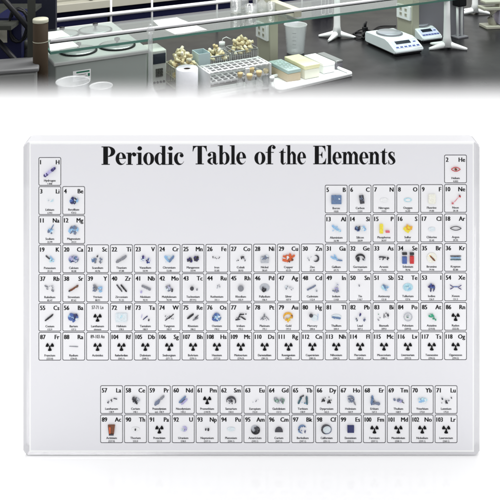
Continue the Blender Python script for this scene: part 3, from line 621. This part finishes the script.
mb = MB(); mb.box((0, 0, .10), (.13, .10, .20), mat('grey_cloudy_plastic', (104, 106, 104), .4, var=.2, scale=14), bev=.008); mb.build('tub_body', t)
mb = MB(); mb.box((0, 0, .205), (.14, .11, .012), mat('grey_tub_lid', (96, 97, 98), .5, var=.2, scale=12), bev=.004); mb.build('lid', t)
t = thing('rolled_cable', 'black cable coil hanging inside the dark rack', 'cable', (-.70, 2.12, BZ+.27))
mb = MB(); mb.tube([(.028*math.cos(k*.4)+.004*math.sin(k), .01*math.sin(k*.13), .05*math.sin(k*.4)) for k in range(48)], .004, M_BLACK, 6); mb.build('coil', t)
t = thing('blue_binder', 'row end of a dark blue file box on the rack shelf', 'file box', (-.735, 2.18, P2(6, 58, 2.2).z+.006))
mb = MB(); mb.box((0, 0, .07), (.085, .12, .14), M_NAVY, bev=.002); mb.build('box_body', t)
mb = MB(); mb.box((-.015, -.061, .085), (.03, .002, .04), M_BEIGE2); mb.build('spine_label', t)

# papers on the glass shelf
def sheet(name, label, corners, h, group=None):
    ps = [G(x, y, h) for x, y in corners]; c = sum(ps, Vector())/4
    mb = MB(); n_ = 6; g_ = []
    for i in range(n_+1):
        row = []
        for j in range(n_+1):
            a = ps[0].lerp(ps[1], i/n_); b = ps[3].lerp(ps[2], i/n_); q = a.lerp(b, j/n_)-c
            q.z += .0012*math.sin(i*.9)*math.sin(j*.7+.5)+.0015; row.append(mb.bm.verts.new(q))
        g_.append(row)
    fs = [mb.bm.faces.new((g_[i][j], g_[i+1][j], g_[i+1][j+1], g_[i][j+1])) for i in range(n_) for j in range(n_)]
    fs2 = bmesh.ops.solidify(mb.bm, geom=fs, thickness=.0006)
    mb._fin(mb.bm.faces, M_PAPER, False)
    o = mb.build(name); o.location = c; return tag(o, label, 'paper', group)
sheet('paper_sheet', 'white paper sheet on the glass shelf, the farther of two left of centre', [(153, 21), (177, 17.5), (189, 23), (160, 27.5)], .2045)
sheet('paper_sheet', 'white paper sheet at the green glass edge, the nearer of two left of centre', [(165, 30), (196, 25.2), (208, 30.8), (177, 35.6)], .2045)
sheet('paper_sheet', 'white paper on the glass shelf beside the brown cardboard tube', [(49, 43), (71, 40), (79, 47.2), (50, 51.2)], .2045)
sheet('paper_sheet', 'small white sheet behind the front rail next to the bath lids', [(44, 33), (62, 30.5), (70, 36.5), (46, 40)], .2045)

# volumetric flask
def flask(name, label, p, r, H, neck):
    t = thing(name, label, 'flask', p)
    mb = MB(); b = r*2.1
    mb.lathe([(0, .001), (r*.8, .001), (r, .006), (r*.98, r*.5), (r*.62, r*1.5), (neck*1.3, b), (neck, b+.02), (neck, H-.035), (neck*1.35, H-.032), (neck*1.35, H-.028), (neck*.8, H-.028), (neck*.8, b+.02), (neck*1.0, b), (r*.58, r*1.42), (r*.92, r*.5), (r*.9, .006), (0, .004)], VESSEL, seg=32)
    mb.build('glass_body', t)
    mb = MB(); mb.lathe([(0, H-.05), (neck*.6, H-.05), (neck*.75, H-.028), (neck*1.5, H-.026), (neck*1.7, H-.018), (neck*.7, H-.012), (neck*1.2, H-.006), (0, H+.002)], VESSEL, seg=20); mb.build('stopper', t)
flask('volumetric_flask', 'tall glass flask with a long neck and glass stopper in front of the water bath', UV(.735, 2.03, 0)+Vector((0, 0, 0)), .036, .27, .0075)
# beakers
def beaker(name, label, px, py, Y, r, H, m=PLAST, taper=.88, cat='beaker', grads=True):
    p = Vector(((px-250)/F*Y, Y, BZ)); t = thing(name, label, cat, p)
    mb = MB(); mb.lathe([(0, .001), (r*taper*.93, .001), (r*taper, .006), (r*.99, H-.006), (r*1.06, H-.002), (r*1.04, H), (r*.96, H-.004), (r*taper*.95, .009), (0, .004)], m, seg=36); mb.build('beaker_body', t)
    if grads:
        mb = MB()
        for k in range(5):
            z = H*(.25+k*.13); rr = r*(taper+(1-taper)*z/H)+.0006
            pts = [(rr*math.cos(a), rr*math.sin(a), z) for a in [math.radians(-110+q*4) for q in range(6)]]
            mb.tube(pts, .0005, M_GREYP, 4)
        mb.build('graduation_marks', t)
beaker('plastic_beaker', 'wide cloudy plastic beaker in front of the grey water bath, the larger of two', 73, 80, 1.985, .046, .146)
beaker('plastic_beaker', 'smaller cloudy plastic beaker between the wide beaker and the glass flask', 101, 84, 1.97, .031, .138)
beaker('measuring_cup', 'cloudy plastic measuring cup standing between the beige pillar and the star-footed leg', 295.5, 54, 2.76, .044, .114, taper=.8, cat='cup', m=thinglass('milky_plastic', (.95, .96, .97), .42, .25))

# paper roll
t = thing('paper_roll', 'white roll of paper towel standing left of the test tube rack', 'paper roll', G(187, 98))
mb = MB(); R_ = .0355; H_ = .098
mb.lathe([(.012, 0), (R_-.001, 0), (R_, .002), (R_, H_-.003), (R_-.002, H_), (.026, H_-.001), (.012, H_-.002), (.012, 0)], mat('towel_paper', (236, 238, 244), .85, var=.03, scale=60, bump=.3), seg=40); mb.build('roll_body', t)
mb = MB(); mb.lathe([(.0095, .001), (.0117, .001), (.0117, H_-.004), (.0095, H_-.004), (.0095, .001)], M_CARD, seg=24); mb.build('core', t)
mb = MB(); mb.tube([(R_*math.cos(a)*1.015, R_*math.sin(a)*1.015, H_*.5) for a in [math.radians(-60+q*3) for q in range(2)]], .0004, M_GREYP, 4)
pts = [(R_+.0008)*1.0 for _ in range(2)]
mb.build('loose_edge', t)

# test tube rack
p = UV(1.045, 2.075, 0); t = thing('test_tube_rack', 'white test tube rack with rows of holes, between the paper roll and the vials', 'rack', p, RZ)
M_RACK = mat('rack_plastic', (206, 209, 210), .45, var=.04)
def holed(mb, L_, W_, z, th, nx, ny):
    bx = .008
    xs = [-L_/2+bx+(L_-2*bx)*i/nx for i in range(nx+1)]; ys = [-W_/2+bx+(W_-2*bx)*i/ny for i in range(ny+1)]
    rb = .0022
    for i in range(nx+1): mb.box((xs[i], 0, z), (rb*2 if 0 < i < nx else .009, W_, th), M_RACK)
    for j in range(ny+1): mb.box((0, ys[j], z+.0003), (L_, rb*2.2 if 0 < j < ny else .010, th), M_RACK)
for nm, z in (('top_plate', .086), ('middle_plate', .052)):
    mb = MB(); holed(mb, .216, .088, z, .004, 9, 3); mb.build(nm, t)
mb = MB(); mb.box((0, 0, .006), (.216, .088, .005), M_RACK, bev=.001); mb.build('bottom_plate', t)
for s in (-1, 1):
    mb = MB(); mb.box((s*.1115, 0, .0445), (.006, .096, .089), M_RACK, bev=.0015); mb.build('end_plate', t)
mb = MB(); mb.box((.022, -.050, .062), (.014, .010, .05), M_RACK, bev=.002); mb.build('clip', t)

# stopper bottles and vials by the rack
def vial(px, py, r, H, label, cork=M_CORK2):
    t = thing('stoppered_vial', label, 'vial', G(px, py), random.uniform(0, 3), 'small stoppered vials beside the test tube rack')
    mb = MB(); mb.lathe([(0, .001), (r*.9, .001), (r, .003), (r, H*.68), (r*.62, H*.8), (r*.62, H*.96), (r*.72, H), (r*.5, H), (r*.5, H*.8), (r*.88, H*.66), (r*.88, .005), (0, .004)], VESSEL, seg=20); mb.build('glass_body', t)
    mb = MB(); mb.lathe([(0, H*.9), (r*.48, H*.9), (r*.78, H*1.12), (r*.7, H*1.2), (0, H*1.2)], cork, seg=14); mb.build('stopper', t)
vial(240, 95, .012, .062, 'leftmost small stoppered vial in front of the test tube rack')
vial(249.5, 98.5, .013, .066, 'small stoppered vial second from the left, nearest the viewer')
vial(251.5, 90, .013, .062, 'small stoppered vial tucked in close to the rack end')
vial(259, 95, .013, .066, 'small stoppered vial second from the right of the group')
vial(266, 89, .012, .056, 'rightmost small stoppered vial, next to the tray', M_CORK)
vial(272, 95, .011, .05, 'short stoppered vial in front of the tray corner', M_WHITE)

# wire baskets with stoppers
def basket(px, py, wx, wy, H, label, m=M_STEEL):
    p = G(px, py); t = thing('wire_basket', label, 'basket', p, RZ, 'wire baskets of stoppers')
    mb = MB()
    for z, rr in ((.002, .0016), (H*.5, .0011), (H, .0022)):
        q = [(x, y, z) for x, y in rrect(-wx/2, -wy/2, wx/2, wy/2, .008, 3)]; q.append(q[0]); mb.tube(q, rr, m, 6)
    mb.build('hoops', t)
    mb = MB(); n_ = 10
    for i in range(n_+1):
        x = -wx/2+wx*i/n_
        for y in (-wy/2, wy/2): mb.tube([(x*.97, y, 0), (x*.97, y, H)], .0009, m, 5)
    for i in range(1, 7):
        y = -wy/2+wy*i/7
        for x in (-wx/2, wx/2): mb.tube([(x, y, 0), (x, y, H)], .0009, m, 5)
        mb.tube([(-wx/2, y, .002), (wx/2, y, .002)], .0009, m, 5)
    mb.build('wires', t)
    return t
def stopper_proto(m):
    mb = MB(); mb.lathe([(0, 0), (.0042, 0), (.0056, .013), (.005, .0145), (0, .0145)], m, seg=12); return mb
protos = {}
def heap(center, wx, wy, z0, z1, n, label, group, m):
    rnd = random.Random(label)
    for m in ([M_CORK, M_CORK_L, M_CORK_D] if m is M_CORK else [M_CORK2]):
      if m.name not in protos:
        mb = stopper_proto(m); bmesh.ops.recalc_face_normals(mb.bm, faces=mb.bm.faces[:]); me = bpy.data.meshes.new('stopper'); mb.bm.to_mesh(me); mb.bm.free(); me.materials.append(m); protos[m.name] = me
    for i in range(n):
        t_ = i/n; rr = (1-t_*.75)
        # a golden-angle spiral: wide at the bottom, rising to a rounded top
        a = i*2.4; q = math.sqrt(((i*7) % n+.5)/n)
        x = math.cos(a)*q*wx*.42; y = math.sin(a)*q*wy*.42
        dome = 1-(q**2)*.8
        z = z0+(z1-z0)*dome*(.55+.45*rnd.random())
        pick = rnd.choice([M_CORK, M_CORK, M_CORK_L, M_CORK_D]) if m is not M_CORK2 else M_CORK2
        o = bpy.data.objects.new('stopper', protos[pick.name]); C.objects.link(o); o.scale = (1, 1, rnd.uniform(.8, 1.25))
        o.location = center+U*x+V*y+Vector((0, 0, z)); o.rotation_euler = (rnd.uniform(0, 3), rnd.uniform(0, 3), rnd.uniform(0, 6))
        tag(o, label, 'stopper', group)
basket(182, 84, .085, .085, .070, 'wire basket of cream stoppers behind the white paper roll', M_BEIGE)
heap(G(182, 84), .088, .088, .060, .122, 62, 'cream or tan rubber stopper heaped in the basket behind the paper roll', 'stoppers behind the paper roll', M_CORK)
heap(G(182, 84), .08, .08, .02, .06, 24, 'tan stopper lying deep inside the basket behind the paper roll', 'tan stoppers low in the basket', M_CORK2)
basket(217, 74, .082, .07, .075, 'middle wire basket of cream stoppers behind the test tube rack')
heap(G(217, 74), .08, .066, .05, .098, 46, 'cream or tan rubber stopper in the middle basket behind the rack', 'stoppers in the middle basket', M_CORK)
basket(242, 70, .095, .075, .082, 'wire basket heaped highest with stoppers beside the beige pillar')
heap(G(242, 70), .092, .074, .058, .136, 66, 'cream or tan rubber stopper in the tallest heap by the beige pillar', 'stoppers by the beige pillar', M_CORK)
t = thing('blue_box', 'small pale blue open carton between the two left stopper baskets', 'carton', G(201, 80), RZ)
MBLUE = mat('pale_blue_card', (190, 208, 212), .6, var=.06)
mb = MB()
for dx, dy, sx, sy in ((0, -.028, .044, .002), (0, .028, .044, .002), (-.021, 0, .002, .054), (.021, 0, .002, .054)): mb.box((dx, dy, .05), (sx, sy, .1), MBLUE)
mb.box((0, 0, .002), (.04, .052, .002), MBLUE); mb.build('carton_walls', t)

# tray and boxes
ty = math.radians(33)
p = G(306, 79.5); t = thing('white_tray', 'shallow white tray under the three small boxes', 'tray', p, ty)
mb = MB(); mb.box((0, 0, .003), (.315, .125, .004), M_WHITE, bev=.001); mb.build('tray_floor', t)
q = [(x, y, .011) for x, y in rrect(-.157, -.064, .157, .064, .014, 4)]; q.append(q[0])
mb = MB(); mb.tube(q, .0055, M_WHITE, 8); mb.build('rim', t)
def crate(px, py, w_, d_, h_, name, label, body, topm, rz, h0=.006, lidh=.3):
    p = G(px, py, h0); t = thing(name, label, 'box', p, rz)
    mb = MB(); mb.box((w_/2, d_/2, h_*(1-lidh)/2), (w_, d_, h_*(1-lidh)), body, bev=.0015); mb.build('box_body', t)
    mb = MB(); mb.box((w_/2, d_/2, h_*(1-lidh/2)+.0005), (w_+.002, d_+.002, h_*lidh), topm, bev=.002); l_ = mb.build('lid', t)
    return t, l_
M_TANP = mat('tan_translucent', (186, 172, 146), .45, var=.08); M_TEAL = mat('teal_lid', (158, 180, 176), .35, var=.1, scale=50)
M_YELL = mat('pale_yellow_lid', (232, 230, 188), .4, var=.06, scale=40); M_OFFW = mat('offwhite_box', (222, 224, 210), .45, var=.04)
az = math.radians(30)
t1, l1 = crate(288, 82.5, .052, .125, .040, 'tip_box', 'small tan box with a teal lid at the left end of the white tray', M_TANP, M_TEAL, az)
mb = MB()
for i in range(5):
    for j in range(8): mb.box((.010+i*.008, .016+j*.0125, .0408), (.0045, .008, .0012), M_TEAL if (i+j) % 3 else MBLUE)
mb.build('lid_grid', l1)
crate(305, 79.5, .062, .13, .046, 'tip_box', 'cream box with a pale yellow lid in the middle of the white tray', M_OFFW, M_YELL, az)
crate(323.5, 74, .05, .12, .036, 'tip_box', 'plain white box at the right end of the white tray', M_WHITE, M_PAPER, az)
crate(336, 69.5, .03, .115, .030, 'tip_box', 'low grey box last on the right of the white tray', M_GREYP, M_STEEL, az)
t = thing('plastic_tongs', 'white plastic tongs lying on the bench in front of the boxes', 'tongs', G(279, 87), math.radians(20))
for s in (-1, 1):
    mb = MB(); mb.tube([(0, 0, .006), (.04, s*.004, .007), (.09, s*.011, .006), (.135, s*.016, .004)], [.006, .0048, .0042, .003], M_WHITE, 8); mb.build('arm', t)
mb = MB(); mb.lathe([(0, 0), (.008, 0), (.009, .004), (.008, .009), (0, .01)], M_WHITE, seg=16); mb.build('hinge', t)

# balances
def balance(p, rz, W_, L_, label, grp='laboratory balances'):
    t = thing('laboratory_balance', label, 'balance', p, rz, grp)
    mb = MB()
    # side profile: y = 0 is the sloping control nose, y = L_ the back
    prof = [(0, .014), (.004, .024), (.05, .048), (.075, .052), (L_-.01, .052), (L_, .046), (L_, .012), (L_-.01, .008), (.01, .008)]
    a = [mb.bm.verts.new((-W_/2, y, z)) for y, z in prof]; b = [mb.bm.verts.new((W_/2, y, z)) for y, z in prof]
    fs = [mb.bm.faces.new(a), mb.bm.faces.new(b[::-1])]
    for i in range(len(prof)): fs.append(mb.bm.faces.new((a[i], b[i], b[(i+1) % len(prof)], a[(i+1) % len(prof)])))
    mb._fin(fs, M_BALW); r = bmesh.ops.bevel(mb.bm, geom=mb.bm.edges[:], offset=.003, segments=2, affect='EDGES'); mb._fin(r['faces'], M_BALW, True)
    mb.build('housing', t)
    mb = MB(); mb.box((0, L_/2, .0055), (W_*.9, L_*.92, .006), M_BLACK)
    for x in (-1, 1):
        for y in (.02, L_-.02): mb.lathe([(0, 0), (.008, 0), (.009, .004), (0, .004)], M_BLACK, loc=(x*W_*.4, y, 0), seg=14)
    mb.build('base', t)
    mb = MB(); mb.lathe([(0, .054), (.048, .054), (.05, .056), (.05, .0585), (.0485, .0595), (0, .0592)], M_PAN, loc=(0, L_*.64, 0), seg=40)
    pn = mb.build('weighing_pan', t)
    mb = MB(); mb.lathe([(.0515, .0525), (.054, .0533), (.054, .0555), (.0515, .0555)], M_GREYP, loc=(0, L_*.64, 0), seg=40); mb.build('pan_ring', pn)
    sl = math.atan2(.024, .046)
    B_ = lambda y: Matrix.Translation((0, y, .0245+(y-.004)*.5217+.0006)) @ Matrix.Rotation(sl, 4, 'X')
    mb = MB(); mb.box(0, (W_*.52, .017, .0022), M_LCD, mtx=B_(.037) @ Matrix.Translation((-W_*.06, 0, 0)))
    mb.build('display', t)
    mb = MB(); mb.box(0, (W_*.86, .040, .0010), mat('control_plate', (196, 204, 226), .4, var=.03), mtx=B_(.028)); mb.build('control_plate', t)
    mb = MB()
    for k in range(6): mb.box(0, (.012, .006, .0026), mat('blue_key', (52, 66, 140), .4), mtx=B_(.015) @ Matrix.Translation((-W_*.36+k*W_*.144, 0, 0)))
    mb.box(0, (.012, .005, .0026), mat('blue_key', (52, 66, 140), .4), mtx=B_(.034) @ Matrix.Translation((W_*.33, 0, 0)))
    mb.build('keys', t)
    return t
pf = (G(399, 57.5)+G(421, 53))/2
balance(pf, math.radians(24), .135, .215, 'white laboratory balance with round pan and blue keys, in front of the beige pillar')
balance(G(437, 44)+Vector((-.01, .02, .0)), math.radians(24), .10, .17, 'second white balance with dark base, partly behind the star-footed leg')
t = thing('power_cable', 'tangled black power cables behind the nearer balance', 'cable', G(362, 38))
mb = MB()
def cv(pts, r=.0032):
    P = []
    for i in range(len(pts)-1):
        a, b, c, d = [Vector(pts[min(max(j, 0), len(pts)-1)]) for j in (i-1, i, i+1, i+2)]
        for k in range(7): u_ = k/7; P.append(.5*((2*b)+(c-a)*u_+(2*a-5*b+4*c-d)*u_*u_+(3*b-a-3*c+d)*u_**3))
    P.append(Vector(pts[-1])); mb.tube(P, r, M_BLACK, 8)
gl = lambda x, y, h=.004: tuple(G(x, y, h)-G(362, 38))
cv([gl(372, 36), gl(366, 38), gl(358, 39), gl(352, 35), gl(358, 32), gl(366, 34), gl(362, 38, .02), gl(364, 24, .03), gl(365, 28, .006), gl(372, 31), gl(384, 29), gl(400, 32)])
cv([gl(370, 38), gl(362, 37), gl(354, 34), gl(360, 30), gl(366, 30, .02), gl(363, 34, .03), gl(366, 37, .006), gl(378, 27), gl(396, 26)], .0028)
mb.build('cables', t)
t = thing('plug', 'black power plug standing in the cables behind the balance', 'plug', G(365, 37), .4)
mb = MB(); mb.box((0, 0, .022), (.022, .018, .044), M_BLACK, bev=.004); mb.build('plug_body', t)
mb = MB(); mb.tube([(0, 0, .042), (.002, 0, .055), (.008, 0, .066)], [.006, .005, .0035], M_BLACK, 8); mb.build('cable_sleeve', t)

# grey partition, dispenser, clamp, navy box, jar
mbp = MB(); a = G(414, 38); b = G(463, 34.5); c = (a+b)/2; d = b-a
mbp.box((0, 0, .2), (d.length, .02, .4), M_GREYP, bev=.002)
o = mbp.build('partition_board', loc=c, rz=math.atan2(d.y, d.x)); tag(o, 'upright grey partition board behind the second balance', 'board')
t = thing('twin_dispenser', 'black-headed dispenser with two white tubes beside the grey partition', 'dispenser', G(459.5, 37), RZ)
mb = MB(); mb.box((0, 0, .003), (.06, .045, .006), M_GREYP, bev=.001); mb.build('base', t)
for s in (-1, 1):
    mb = MB(); mb.tube([(s*.012, 0, .006), (s*.012, 0, .09), (s*.012, 0, .135)], .0055, M_WHITE, 12); mb.build('tube', t)
mb = MB(); mb.box((0, 0, .175), (.048, .04, .085), M_BLACK, bev=.006); mb.build('head', t)
t = thing('clamp_stand', 'beige clamp-shaped stand at the right edge of the bench', 'stand', G(494, 27), math.radians(10))
mb = MB(); mb.box((0, 0, .006), (.11, .07, .012), M_BEIGE2, bev=.002); mb.build('base', t)
mb = MB(); mb.tube([(-.005, 0, .01), (-.018, 0, .04), (-.012, 0, .07), (0, 0, .085)], [.018, .014, .015, .02], M_BEIGE2, 12); mb.build('neck', t)
mb = MB(); mb.box((.0, 0, .088), (.13, .06, .014), M_BEIGE2, bev=.003); mb.box((.0, 0, .115), (.11, .05, .012), M_BEIGE2, bev=.003); mb.box((.03, 0, .1), (.03, .04, .03), M_BEIGE2); mb.build('top_plate', t)
mb = MB(); mb.box((.035, -.005, .05), (.045, .05, .07), mat('lilac_box', (170, 164, 184), .5), bev=.003); mb.build('side_box', t)
t = thing('navy_box', 'navy storage box with white slots at the back beside the star-footed leg', 'box', G(327, 17), RZ)
mb = MB(); mb.box((0, .04, .05), (.075, .08, .10), M_NAVY, bev=.003); mb.build('box_body', t)
mb = MB()
for x in (-.022, .018):
    for q in (.03, .072): 
        pts = [(x+a_, -.0015, q+b_) for a_, b_ in rrect(-.011, -.015, .011, .015, .005, 3)]; pts.append(pts[0]); mb.tube(pts, .0016, M_RAIL, 5)
mb.build('slot_frames', t)
t = thing('dark_jar', 'small jar with a black lid behind the measuring cup', 'jar', G(293, 24), 0)
mb = MB(); mb.lathe([(0, 0), (.026, 0), (.028, .004), (.028, .02), (.024, .026), (0, .026)], mat('lilac_glass', (140, 138, 176), .2), seg=24); mb.build('jar_body', t)
mb = MB(); mb.lathe([(.026, .0265), (.029, .028), (.029, .038), (.026, .04), (0, .04)], M_BLACK, seg=24); mb.build('lid', t)

# glassware on the shelf
def gware(name, label, cat, px, py, prof, seg=24, cap=None):
    t = thing(name, label, cat, G(px, py, .2037), random.uniform(0, 3), 'glassware on the glass shelf')
    mb = MB(); mb.lathe(prof, VESSEL, seg=seg); mb.build('glass_body', t)
    if cap: mb = MB(); mb.lathe(cap, M_BEIGE2 if cat != 'bottle' else GLASS, seg=16); mb.build('stopper', t)
W = lambda r, H, th=.002: [(0, .001), (r*.9, .001), (r, .004), (r, H), (r-th, H), (r-th, .006), (0, .005)]
gware('glass_beaker', 'glass beaker on the shelf, leftmost of the glassware', 'beaker', 236, 13, W(.021, .055))
gware('glass_bottle', 'round-shouldered glass bottle behind the leftmost shelf beaker', 'bottle', 243, 8, [(0, .001), (.02, .001), (.022, .004), (.022, .04), (.009, .056), (.009, .07), (.007, .07), (.007, .055), (.019, .04), (.019, .006), (0, .005)], cap=[(0, .06), (.006, .06), (.012, .075), (.01, .085), (0, .087)])
gware('glass_beaker', 'short wide glass dish in the middle of the shelf glassware', 'beaker', 251, 13.5, W(.024, .032))
gware('glass_beaker', 'tall narrow glass cylinder behind the short glass dish', 'beaker', 256, 8, W(.012, .08))
gware('glass_bottle', 'stoppered glass bottle on the shelf, next to the beige pillar', 'bottle', 262, 12, [(0, .001), (.018, .001), (.02, .004), (.02, .032), (.008, .044), (.008, .055), (.006, .055), (.006, .043), (.017, .032), (.017, .006), (0, .005)], cap=[(0, .045), (.006, .045), (.011, .06), (.009, .07), (0, .071)])
gware('glass_beaker', 'small glass beaker right beside the shelf bracket', 'beaker', 271, 12, W(.016, .036))

# small clutter at the back and left of the bench
t = thing('wash_bottle', 'small cloudy wash bottle behind the row of stopper baskets', 'bottle', G(222, 62), 0)
mb = MB(); mb.lathe([(0, 0), (.02, 0), (.022, .004), (.022, .045), (.010, .062), (.009, .068), (0, .068)], PLAST, seg=24); mb.build('bottle_body', t)
mb = MB(); mb.lathe([(.0105, .062), (.0115, .064), (.0115, .076), (0, .078)], M_WHITE, seg=18); mb.build('cap', t)
mb = MB(); mb.tube([(0, 0, .076), (.003, 0, .088), (.016, 0, .094), (.034, 0, .086)], .0018, M_WHITE, 6); mb.build('spout', t)
t = thing('dark_bottle', 'dark bottle standing inside the rack behind the cardboard tube', 'bottle', (-.69, 2.16, BZ), 0)
mb = MB(); mb.lathe([(0, 0), (.024, 0), (.026, .004), (.026, .15), (.011, .18), (.010, .2), (0, .2)], M_BLACK, seg=24); mb.build('bottle_body', t)
mb = MB(); mb.lathe([(.0115, .19), (.013, .192), (.013, .212), (0, .214)], M_DARK, seg=18); mb.build('cap', t)
